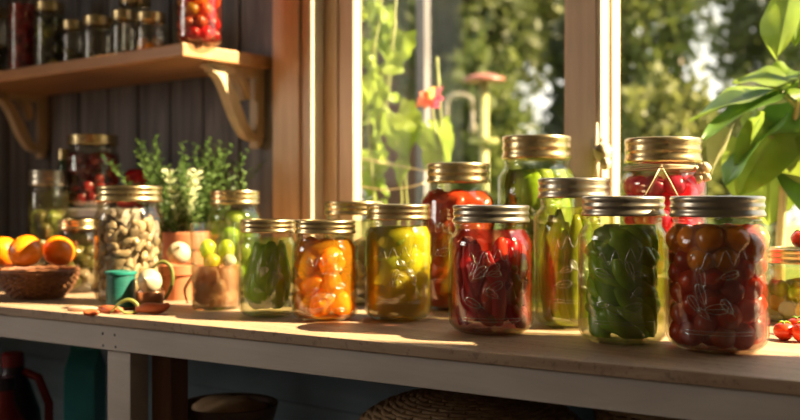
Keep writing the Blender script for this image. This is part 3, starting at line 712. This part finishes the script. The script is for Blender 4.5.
shelf_jar(23, 2.04, 28, -14, 'tall dim jar of dark red peppers left of the bean jar', [V['crim2'], V['crim']], 'pepper', 'red_pepper', .012, liquid=Lq['crim'], n=36, fill=1, seed=77)
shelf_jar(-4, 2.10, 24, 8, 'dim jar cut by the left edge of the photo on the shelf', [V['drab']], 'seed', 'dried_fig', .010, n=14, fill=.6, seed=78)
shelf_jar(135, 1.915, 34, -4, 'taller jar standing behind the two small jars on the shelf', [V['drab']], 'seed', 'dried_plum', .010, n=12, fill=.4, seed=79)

# ---------------------------------------------------------------- under the bench
def under(px, d, z=LS): return on(px, d, z)
RJ = stuffmat('red_plastic', (.20,.01,.01), (.30,.02,.015), 10, .35); DJ = stuffmat('dark_glaze', (.02,.015,.02), (.05,.03,.04), 8, .3)
q = under(13, 1.52); jg = empty('red_jug', q, 'dark jug with red cap and red handle under the left of the bench', 'jug')
zt = CAMZ-(352-HOR)/F_PX*1.52-LS
MB().lathe([(0,0),(.040,0),(.044,.01),(.045,zt-.13),(.040,zt-.09),(.026,zt-.05),(.016,zt-.03),(.016,zt-.016),(0,zt-.016)], 36).build('body', DJ, jg, sharp=50)
MB().lathe([(0,zt),(.013,zt),(.0165,zt-.003),(.0165,zt-.022),(.012,zt-.022)], 28).build('cap', RJ, jg, sharp=40)
MB().tube([RT*.016+Vector((0,0,zt-.030)), RT*.040+Vector((0,0,zt-.040)), RT*.056+Vector((0,0,zt-.08)), RT*.056+Vector((0,0,zt-.15)), RT*.046+Vector((0,0,zt-.19))], .007, 8).build('handle', RJ, jg)
q = under(4, 1.44); j2 = empty('red_jug', q, 'bright red bottle in front of the dark jug at the left edge', 'jug')
zt = CAMZ-(388-HOR)/F_PX*1.44-LS
MB().lathe([(0,0),(.036,0),(.039,.008),(.039,zt-.10),(.030,zt-.05),(.014,zt-.02),(.014,zt),(0,zt)], 32).build('body', RJ, j2, sharp=50)
MB().lathe([(0,zt+.016),(.015,zt+.016),(.0165,zt+.012),(.0165,zt-.002),(.014,zt-.002)], 24).build('cap', DJ, j2, sharp=40)
q = under(84, 1.62); tb = empty('teal_carton', q, 'teal carton standing behind the white bench leg', 'carton', math.atan2(RT.y, RT.x))
zt = CAMZ-(349-HOR)/F_PX*1.62-LS
TB = stuffmat('teal_card', (.03,.24,.24), (.06,.34,.32), 10, .5)
v = [(-.028,-.03,0),(.028,-.03,0),(.028,.03,0),(-.028,.03,0),(-.024,-.03,zt-.03),(.028,-.03,zt-.03),(.028,.03,zt-.03),(-.024,.03,zt-.03),(-.022,0,zt),(.028,0,zt)]
MB().add(v, [(3,2,1,0),(0,1,5,4),(1,2,6,9,5),(2,3,7,6),(3,0,4,8,7),(4,5,9,8),(6,7,8,9)]).build('body', TB, tb, smooth=False, bevel=.002)
boxes('fold_flap', [((-.022,-.0015,zt-.004),(.028,.0015,zt+.012))], TB, tb)
# wooden bowl and wicker basket
q = under(229, 1.30); wb = empty('wooden_bowl', q, 'dark turned wooden bowl on the shelf under the bench', 'bowl')
zt = CAMZ-(407-HOR)/F_PX*1.28-LS
MB().lathe([(0,0),(.030,0),(.032,.02),(.022,.04),(.03,zt-.10),(.055,zt-.04),(.065,zt),(.0645,zt+.002),(.060,zt-.001),(.050,zt-.038),(.02,zt-.07),(0,zt-.072)], 44).build('body', stuffmat('dark_turned_wood', (.05,.025,.015), (.13,.07,.04), 12, .45, stretch=(1,1,6)), wb)
MB().ball((0,0,0), .046, 26, 12, (1,1,.28), .3, 3).build('contents', M['wicker2'], wb, (0,0,zt-.004))['label'] = 'brown dried heads filling the bowl'
q = under(470, 1.215); kb = empty('wicker_basket', q, 'large round wicker basket with domed lid under the bench', 'basket')
zt = CAMZ-(398-HOR)/F_PX*1.2-LS; RB = .14
m = MB(); woven(m, [(RB*(.82+.16*k/30), .004+.0098*k*(zt-.055)/.30) for k in range(31)], 120, .002, .0046, 30); m.build('basket_body', M['wicker2'], kb)
MB().lathe([(0,.002),(RB*.8,.002),(RB*.95,zt-.06),(RB*.94,zt-.06),(RB*.78,.006),(0,.006)], 40).build('lining', M['wicker'], kb)
m = MB(); woven(m, [(RB*math.cos(k/22*PI/2)+.004, zt-.052+.055*math.sin(k/22*PI/2)) for k in range(22)], 120, .0018, .0046, 30); m.build('lid', M['wicker2'], kb)
m = MB(); m.tube([((RB+.004)*math.cos(a), (RB+.004)*math.sin(a), zt-.054) for a in [2*PI*k/60 for k in range(61)]], .008, 8, cap=False); m.build('rim', M['wicker'], kb)
q = under(668, 1.215); ks = empty('willow_basket', q, 'low willow basket under the right half of the bench', 'basket')
zt = CAMZ-(410-HOR)/F_PX*1.15-LS
m = MB(); woven(m, [(.062+.026*k/34, .004+k*zt/35) for k in range(35)], 100, .0018, .0044, 26); m.build('basket_body', M['wicker2'], ks)
MB().lathe([(0,.002),(.060,.002),(.085,zt-.006),(.083,zt-.006),(.057,.006),(0,.006)], 40).build('lining', M['wicker'], ks)

# ---------------------------------------------------------------- plants outside the window
LG = stuffmat('vine_leaf', (.17,.25,.025), (.32,.40,.06), 14, .45, trans=.55)
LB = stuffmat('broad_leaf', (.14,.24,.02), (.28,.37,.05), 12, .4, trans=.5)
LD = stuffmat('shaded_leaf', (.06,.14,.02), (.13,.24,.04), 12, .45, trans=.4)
SG = stuffmat('green_stem', (.20,.23,.06), (.34,.36,.12), 20, .5, trans=.2)
SB = stuffmat('pale_stem', (.34,.28,.12), (.46,.40,.20), 20, .6)
def leaf(m_or_parent, base, tip, w, mat, droop=.1, fold=.25, normal=None, lobes=0, heart=0, seed=0, wave=.05, name='leaf'):
    """a single leaf blade with midrib fold, droop and wavy edge"""
    base = Vector(base); tip = Vector(tip); ax = tip-base; L = ax.length; t = ax.normalized()
    nrm = Vector(normal) if normal else Vector((.2,-.9,.35)); nrm = (nrm-t*nrm.dot(t)).normalized(); sd = t.cross(nrm)
    nu, nv = 18, 8; vs = []
    for i in range(nu+1):
        u = i/nu
        prof = (math.sin(PI*u**.72))**.9 if not heart else (math.sin(PI*min(1, u*.9+.1)**.62))**.8
        if lobes: prof *= .78+.22*abs(math.cos(u*PI*lobes))
        for k in range(-nv, nv+1):
            s = k/nv
            back = -heart*L*.22*(abs(s)**1.4)*(1-u)**3
            p = base + t*(u*L+back) + sd*(s*w*.5*max(prof, .0)) + nrm*(-droop*L*(u**2) + fold*w*.5*abs(s)*prof + wave*w*math.sin(u*9+seed+s*2)*abs(s))
            p += nrm*(-.035*w*math.cos((u*7)*PI)*.25*abs(s))
            vs.append(p)
    W = 2*nv+1
    f = [(i*W+k, i*W+k+1, (i+1)*W+k+1, (i+1)*W+k) for i in range(nu) for k in range(W-1)]
    m = MB(); m.add(vs, f)
    rib = [base+t*(u*L)+nrm*(-droop*L*u*u-.0006) for u in [i/8 for i in range(9)]]
    m.tube(rib, [.0011*(1-.8*i/8)*(w/.05)**.5 for i in range(9)], 5)
    o = m.build(name, mat, None if isinstance(m_or_parent, MB) else m_or_parent)
    return o
# climbing vine, left pane
VD = 1.86
def rel(root, p): return Vector(p)-root.location
vr = on(392, VD, TOP-.9); vine = empty('climbing_vine', vr, 'pale green climbing vine with lobed leaves outside the left window pane', 'vine')
def A(px, py, d=VD, r=None): return at(px, py, d)-vr
for pts in ([(395,760),(393,300),(396,240),(402,200),(399,150),(386,110),(391,70),(394,30),(398,-30)], [(372,755),(371,300),(374,200),(368,120),(372,60),(381,10),(384,-40)], [(410,760),(408,220),(405,170),(412,140)], [(396,20),(390,60),(384,100),(376,130)]):
    MB().tube([A(x, y) for x, y in pts], .0024, 6).build('stem', SG, vine)
rr = random.Random(17)
big = [((404,32),(398,66),.055),((392,36),(384,60),.050),((398,112),(424,128),.060),((399,116),(404,158),.075),((384,112),(372,150),.060),((372,150),(378,180),.060),((376,170),(366,196),.05),((384,10),(372,26),.045),((375,5),(366,24),.05),((394,12),(388,34),.04),((372,80),(365,104),.05),((380,86),(372,112),.045),((418,128),(430,150),.04),((440,120),(448,146),.055),((438,130),(430,158),.05),((370,40),(364,66),.05),((405,160),(398,186),.045),((386,60),(404,72),.05)]
for k, (b, t, w) in enumerate(big):
    dz = rr.uniform(-.05,.05)
    leaf(vine, A(b[0], b[1], VD+dz), A(t[0], t[1], VD+dz+rr.uniform(-.02,.02)), w*1.1, LG, .12, .2, (rr.uniform(-.2,.5), -.8, rr.uniform(.1,.6)), 3, .6, k, .06)
for k in range(58):
    px = rr.gauss(376, 9); py = rr.uniform(-15, 215)
    if py > 100 and py < 150: px -= 4
    dz = rr.uniform(-.04,.12); a = rr.uniform(0, 6.28); L = rr.uniform(9, 20)
    leaf(vine, A(px, py, VD+dz), A(px+L*math.cos(a), py+L*abs(math.sin(a)), VD+dz+.02), rr.uniform(.018,.04), LG, .1, .2, (rr.uniform(-.6,.6), -.7, rr.uniform(-.2,.8)), 2, .5, k, .08)
# twine strung across
tag(MB().tube([at(360,158,1.80), at(385,163,1.80), at(410,168,1.80), at(432,172,1.80)], .0012, 6).build('garden_string', M['twine']), 'upper tan string strung across the vine outside the window', 'string')
tag(MB().tube([at(358,186,1.80), at(385,190,1.80), at(410,187,1.80), at(436,180,1.80)], .0014, 6).build('garden_string', M['twine']), 'lower tan string strung across the vine outside the window', 'string')
# flower with stalks
fr = on(434, 1.78, TOP-.9); fl = empty('flower', fr, 'orange and pink flower on a slim stalk outside the left window pane', 'flower')
def B(px, py, d=1.78): return at(px, py, d)-fr
MB().tube([B(438,785), B(440,260), B(438,150), B(432,104)], .0020, 6).build('stalk', SG, fl)
MB().tube([B(446,785), B(443,200), B(441,120), B(437,57)], [.0026,.0026,.0024,.0030], 7).build('stalk', SG, fl)['label'] = 'bare upright stalk without a flower'
PETO = stuffmat('orange_petal', (.85,.20,.08), (.95,.35,.15), 20, .5, trans=.45); PETP = stuffmat('pink_petal', (.80,.10,.22), (.90,.22,.35), 20, .5, trans=.45); PETY = stuffmat('yellow_petal', (.9,.62,.15), (.95,.75,.3), 20, .5, trans=.45)
for k, (tx, ty, mt) in enumerate(((417,104,PETO),(419,98,PETO),(425,107,PETO),(440,88,PETP),(442,98,PETP),(438,106,PETP),(428,90,PETY),(433,88,PETY),(422,93,PETO))):
    leaf(fl, B(431,100), B(431+(tx-431)*1.15, 100+(ty-100)*1.15, 1.765), .024, mt, .15, .15, (0,-.8,.5), 0, 0, k, .05, name='petal')
MB().ball(tuple(B(430,97,1.765)), .005, 12, 8, lump=.3).build('flower_centre', PETY, fl)
leaf(fl, B(437,132), B(446,166), .075, LG, .15, .25, (-.1,-.9,.3), 0, .8, 3)
leaf(fl, B(436,150), B(424,170), .045, LG, .15, .25, (.3,-.9,.3), 2, .6, 5)

# broad-leaved plant, right pane
RD = 1.42
gr = on(778, RD, TOP-.9); gp = empty('broad_leaved_plant', gr, 'tall plant with big sunlit drooping leaves outside the right window pane', 'plant')
def G(px, py, d=RD): return at(px, py, d)-gr
MB().tube([G(779,925), G(778,400), G(780,250), G(784,190), G(790,150), G(797,110), G(806,60), G(812,-40)], [.008,.008,.0072,.0068,.006,.005,.005,.004], 10).build('stem', SB, gp)
MB().tube([G(797,108), G(780,90), G(765,84)], .0028, 8).build('leaf_stalk', SG, gp)
MB().tube([G(790,150), G(778,140), G(768,136)], .0028, 8).build('leaf_stalk', SG, gp)
MB().tube([G(806,60), G(800,20), G(792,-25)], .0028, 8).build('leaf_stalk', SG, gp)
for k, (b, t, w, mt, nr, dr, hr) in enumerate((
    ((792,-14),(774,58),.050,LB,(-.3,-.9,.2),.05,0),
    ((802,-5),(796,44),.040,LB,(.3,-.9,.2),.05,0),
    ((790,88),(688,106),.062,LB,(-.1,-.35,.9),.14,0),
    ((792,82),(735,74),.045,LB,(0,-.5,.8),.18,0),
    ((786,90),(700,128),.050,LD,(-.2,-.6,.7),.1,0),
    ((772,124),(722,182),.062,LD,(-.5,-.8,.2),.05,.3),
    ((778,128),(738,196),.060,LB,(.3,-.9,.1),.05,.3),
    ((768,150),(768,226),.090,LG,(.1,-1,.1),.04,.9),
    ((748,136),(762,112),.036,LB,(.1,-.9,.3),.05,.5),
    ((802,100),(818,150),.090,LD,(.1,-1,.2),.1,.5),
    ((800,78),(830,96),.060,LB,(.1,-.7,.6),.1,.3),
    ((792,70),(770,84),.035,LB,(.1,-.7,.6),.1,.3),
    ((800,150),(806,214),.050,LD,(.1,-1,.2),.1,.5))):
    leaf(gp, G(b[0], b[1], RD+.01*(k % 3)), G(t[0], t[1], RD-.05+.02*(k % 4)), w*1.45, mt, dr, .22, nr, 0, hr, k)
# folded pale leaf by the radish jar
q = at(716, 150, 1.30)
leaf(gp, G(730,128,1.40), G(707,174,1.38), .040, stuffmat('pale_leaf', (.30,.30,.14), (.42,.42,.22), 14, .5, trans=.5), .1, .5, (-.4,-.9,.2), 0, .2, 2)

# ---------------------------------------------------------------- garden
struct(boxes('ground', [((-40, WY+.15, -.12), (25, 45, -.02))], M['grass']))
def crown_mb(r, n, ls, seed, hollow=.45):
    rr = random.Random(seed); m = MB(); vs = []; fs = []
    for k in range(n):
        d = Vector((rr.gauss(0,1), rr.gauss(0,1), rr.gauss(0,1))).normalized()
        q = hollow+(1-hollow)*rr.random()**.6
        q *= 1+.75*noise.noise(d*2.6+Vector((seed,0,0)))
        c = Vector((d.x*r[0]*q, d.y*r[1]*q, d.z*r[2]*q))
        a = Vector((rr.gauss(0,1), rr.gauss(0,1), rr.gauss(0,1))).normalized(); b = a.cross(Vector((rr.gauss(0,1), rr.gauss(0,1), rr.gauss(0,1)))).normalized()
        s = ls*(.6+.8*rr.random()); o = len(vs)
        vs += [c-a*s, c+b*s*.45, c+a*s, c-b*s*.45]; fs.append((o,o+1,o+2,o+3))
    me = bpy.data.meshes.new('crown'); me.from_pydata(vs, [], fs); return me
TM = [stuffmat('tree_leaf_%d' % k, (a[0]*.75, a[1]*.62, a[2]*.7), (b[0]*.75, b[1]*.62, b[2]*.7), 1.2, .5, trans=.45) for k, (a, b) in enumerate((((.10,.17,.03), (.22,.30,.06)), ((.08,.14,.035), (.17,.22,.06)), ((.17,.24,.05), (.30,.36,.09)), ((.07,.12,.05),(.15,.20,.09))))]
def tree(px, py, d, rw, rh, n, ls, mi, label, seed, name='tree'):
    c = at(px, py, d); t = empty(name, (c.x, c.y, -.02), label, 'tree' if name == 'tree' else 'bush')
    me = crown_mb((rw, rw, rh), n, ls, seed); me.materials.append(TM[mi])
    o = bpy.data.objects.new('crown', me); COL.objects.link(o); o.parent = t; o.location = (0, 0, c.z+.02)
    MB().tube([(0,0,0), (.03,.02,c.z*.5), (0,.05,c.z+rh*.4)], [.14*rw, .10*rw, .04*rw], 8).build('trunk', M['bark'], t)
tree(380, 60, 12.8, 1.1, 1.9, 8000, .065, 1, 'dark tree seen behind the vine', 1)
tree(462, -5, 8.0, .62, 1.0, 7000, .06, 1, 'green tree overhanging the shed', 2)
tree(482, 140, 6.2, .24, .55, 3000, .045, 0, 'rounded green bush left of the bright sky gap', 3, 'bush')
tree(566, 0, 9.5, .62, .80, 4200, .06, 2, 'yellow green tree above the tallest jar', 4)
tree(594, 120, 8.0, .36, 1.0, 5000, .055, 3, 'grey green bush right behind the mullion', 5, 'bush')
tree(640, 30, 6.8, .34, 1.1, 4000, .05, 0, 'green tree right of the mullion', 6)
tree(668, 160, 5.4, .26, .42, 4000, .04, 2, 'yellowish bush low between mullion and radish jar', 7, 'bush')
tree(722, 170, 9.4, .72, .72, 4000, .06, 1, 'dark bush below the large sky gap', 8, 'bush')
tree(775, 20, 11.0, .62, 1.7, 7000, .07, 1, 'dark tree behind the broad leaved plant', 9)
tree(676, -40, 14.0, .95, 1.1, 3600, .08, 3, 'grey green tree above the large sky gap', 10)
tree(552, 214, 7.0, .30, .34, 5000, .06, 0, 'low bush under the bright sky gap', 11, 'bush')
tree(880, 60, 6.4, .50, 1.3, 5000, .07, 0, 'green tree at the right edge', 14)
tree(440, 110, 17.0, 1.5, 2.6, 11000, .12, 1, 'far grey tree behind the shed', 13)
# shed
sp_ = on(425, 10.5, -.02); shed = empty('garden_shed', sp_, 'reddish brown garden shed far beyond the left pane', 'shed', TH)
zt = at(425, 70, 10.5).z
boxes('wall', [((-.55,-.5,0), (.55,.5,zt))], stuffmat('shed_board', (.08,.035,.02), (.12,.055,.035), 3, .8, stretch=(8,8,.5)), shed)
MB().add([(-.68,-.6,zt),(.68,-.6,zt),(.68,.6,zt),(-.68,.6,zt),(0,-.6,zt+.42),(0,.6,zt+.42)], [(0,1,4),(2,3,5),(1,2,5,4),(3,0,4,5),(0,3,2,1)]).build('roof', stuffmat('shed_roof', (.05,.03,.02), (.08,.05,.035), 3, .8), shed, smooth=False)
boxes('door', [((.05,-.53,.05), (.40,-.5,zt-.25))], stuffmat('shed_door', (.07,.06,.05), (.11,.09,.07), 3, .8), shed)
# trellis post and feeder
q = on(424, 2.6, -.02); tag(boxes('trellis_post', [((-.016,-.016,0), (.013,.013,1.85))], M['plank'], loc=q, bevel=.003), 'blurred pale wooden post standing behind the flower', 'post')
q = on(484, 3.4, -.02); bt = empty('bird_table', q, 'blurred bird table with flat red roof on a yellow post', 'bird table')
zt = at(484, 80, 3.4).z+.02; YP = stuffmat('yellow_paint', (.26,.25,.08), (.34,.32,.12), 8, .5)
MB().tube([(0,0,0), (0,0,zt)], .016, 10).build('post', YP, bt)
MB().lathe([(0,zt+.022),(.03,zt+.020),(.072,zt+.006),(.074,zt-.004),(.0,zt-.002)], 30).build('roof', stuffmat('red_roof', (.22,.07,.04), (.30,.10,.06), 8, .4), bt, sharp=40)
MB().lathe([(0,zt-.22),(.05,zt-.22),(.052,zt-.205),(.0,zt-.208)], 30).build('tray', YP, bt, sharp=40)
q = on(460, 3.9, -.02); gt = empty('garden_tap', q, 'blurred pale arched garden standpipe left of the bird table', 'tap', TH)
zt = at(460, 95, 3.9).z+.02
MB().tube([(-.055,0,0), (-.055,0,zt-.04), (-.045,0,zt-.01), (-.02,0,zt), (.02,0,zt), (.045,0,zt-.015), (.05,0,zt-.06)], .010, 10).build('pipe', M['bracket2'], gt)
MB().lathe([(0,zt-.16),(.014,zt-.16),(.016,zt-.13),(.008,zt-.11),(.008,zt-.05),(0,zt-.05)], 16, mat=Matrix.Translation((.05,0,0))).build('spout', M['bracket2'], gt)

# ---------------------------------------------------------------- light
SUN_DIR = Vector((-1, -.46, -.84)).normalized()
s = bpy.data.lights.new('sun', 'SUN'); s.energy = 28; s.angle = math.radians(.8); s.color = (1, .78, .48)
so = bpy.data.objects.new('sun', s); COL.objects.link(so); so.rotation_euler = SUN_DIR.to_track_quat('-Z', 'Y').to_euler()
a = bpy.data.lights.new('left_window_daylight', 'AREA'); a.shape = 'RECTANGLE'; a.size = .86; a.size_y = .86; a.energy = 17; a.color = (1, .90, .80)
ao = bpy.data.objects.new('left_window_daylight', a); COL.objects.link(ao); ao.location = (XL-.05, -.7, 1.55); ao.rotation_euler = (0, -PI/2, 0)
pt = bpy.data.lights.new('window_portal', 'AREA'); pt.shape = 'RECTANGLE'; pt.size = WX1-WX0; pt.size_y = WZ1-WZ0
po = bpy.data.objects.new('window_portal', pt); COL.objects.link(po); po.location = ((WX0+WX1)/2, WY+.08, (WZ0+WZ1)/2); po.rotation_euler = (-PI/2, 0, 0)
pt.cycles.is_portal = True
w = bpy.data.worlds.new('world'); sc.world = w; w.use_nodes = True; nt = w.node_tree; nt.nodes.clear()
wo = nt.nodes.new('ShaderNodeOutputWorld'); bg = nt.nodes.new('ShaderNodeBackground'); bg.inputs[1].default_value = 1.8
tc = nt.nodes.new('ShaderNodeTexCoord'); sx = nt.nodes.new('ShaderNodeSeparateXYZ'); nt.links.new(tc.outputs['Generated'], sx.inputs[0])
r = nt.nodes.new('ShaderNodeValToRGB'); nt.links.new(sx.outputs['Z'], r.inputs[0])
r.color_ramp.elements[0].position = 0; r.color_ramp.elements[0].color = (1, .94, .80, 1); r.color_ramp.elements[1].position = .6; r.color_ramp.elements[1].color = (.78, .85, .95, 1)
nt.links.new(r.outputs[0], bg.inputs[0]); nt.links.new(bg.outputs[0], wo.inputs[0])

# ---------------------------------------------------------------- camera
c = bpy.data.cameras.new('camera'); co = bpy.data.objects.new('camera', c); COL.objects.link(co)
c.sensor_width = 36; c.lens = 36*F_PX/800; c.shift_y = -10/800; c.clip_start = .01
co.location = (0, 0, CAMZ); co.rotation_euler = (PI/2, 0, TH)
c.dof.use_dof = True; c.dof.focus_distance = 1.01; c.dof.aperture_fstop = 4.4
sc.camera = co
cy = sc.cycles
cy.use_denoising = True; cy.transparent_max_bounces = 48; cy.max_bounces = 8; cy.diffuse_bounces = 4; cy.glossy_bounces = 4; cy.transmission_bounces = 4
cy.sample_clamp_indirect = 6; cy.caustics_reflective = False; cy.caustics_refractive = False
sc.view_settings.view_transform = 'Standard'; sc.view_settings.look = 'None'; sc.view_settings.gamma = 1
sc.view_settings.exposure = .12

# things that repeat share a group
for o in COL.objects:
    if o.parent or 'category' not in o or 'group' in o: continue
    n = o.name.split('.')[0]
    if n == 'canning_jar': o['group'] = 'canning jars on the wall shelf' if o.location.z > TOP+.3 else 'canning jars on the bench'
    g = {'orange': 'oranges in the wicker bowl', 'tomato': 'loose tomatoes at the right end', 'white_onion': 'white onions on the bench', 'dried_chilli': 'dried chillies scattered on the bench',
         'red_pepper': 'bell peppers on the riser', 'tree': 'trees beyond the window', 'bush': 'bushes beyond the window', 'garden_string': 'strings outside the window', 'red_jug': 'jugs under the bench',
         'green_tendril': 'green tendrils on the bench', 'dried_peel': 'strips of peel on the bench'}.get(n)
    if g: o['group'] = g
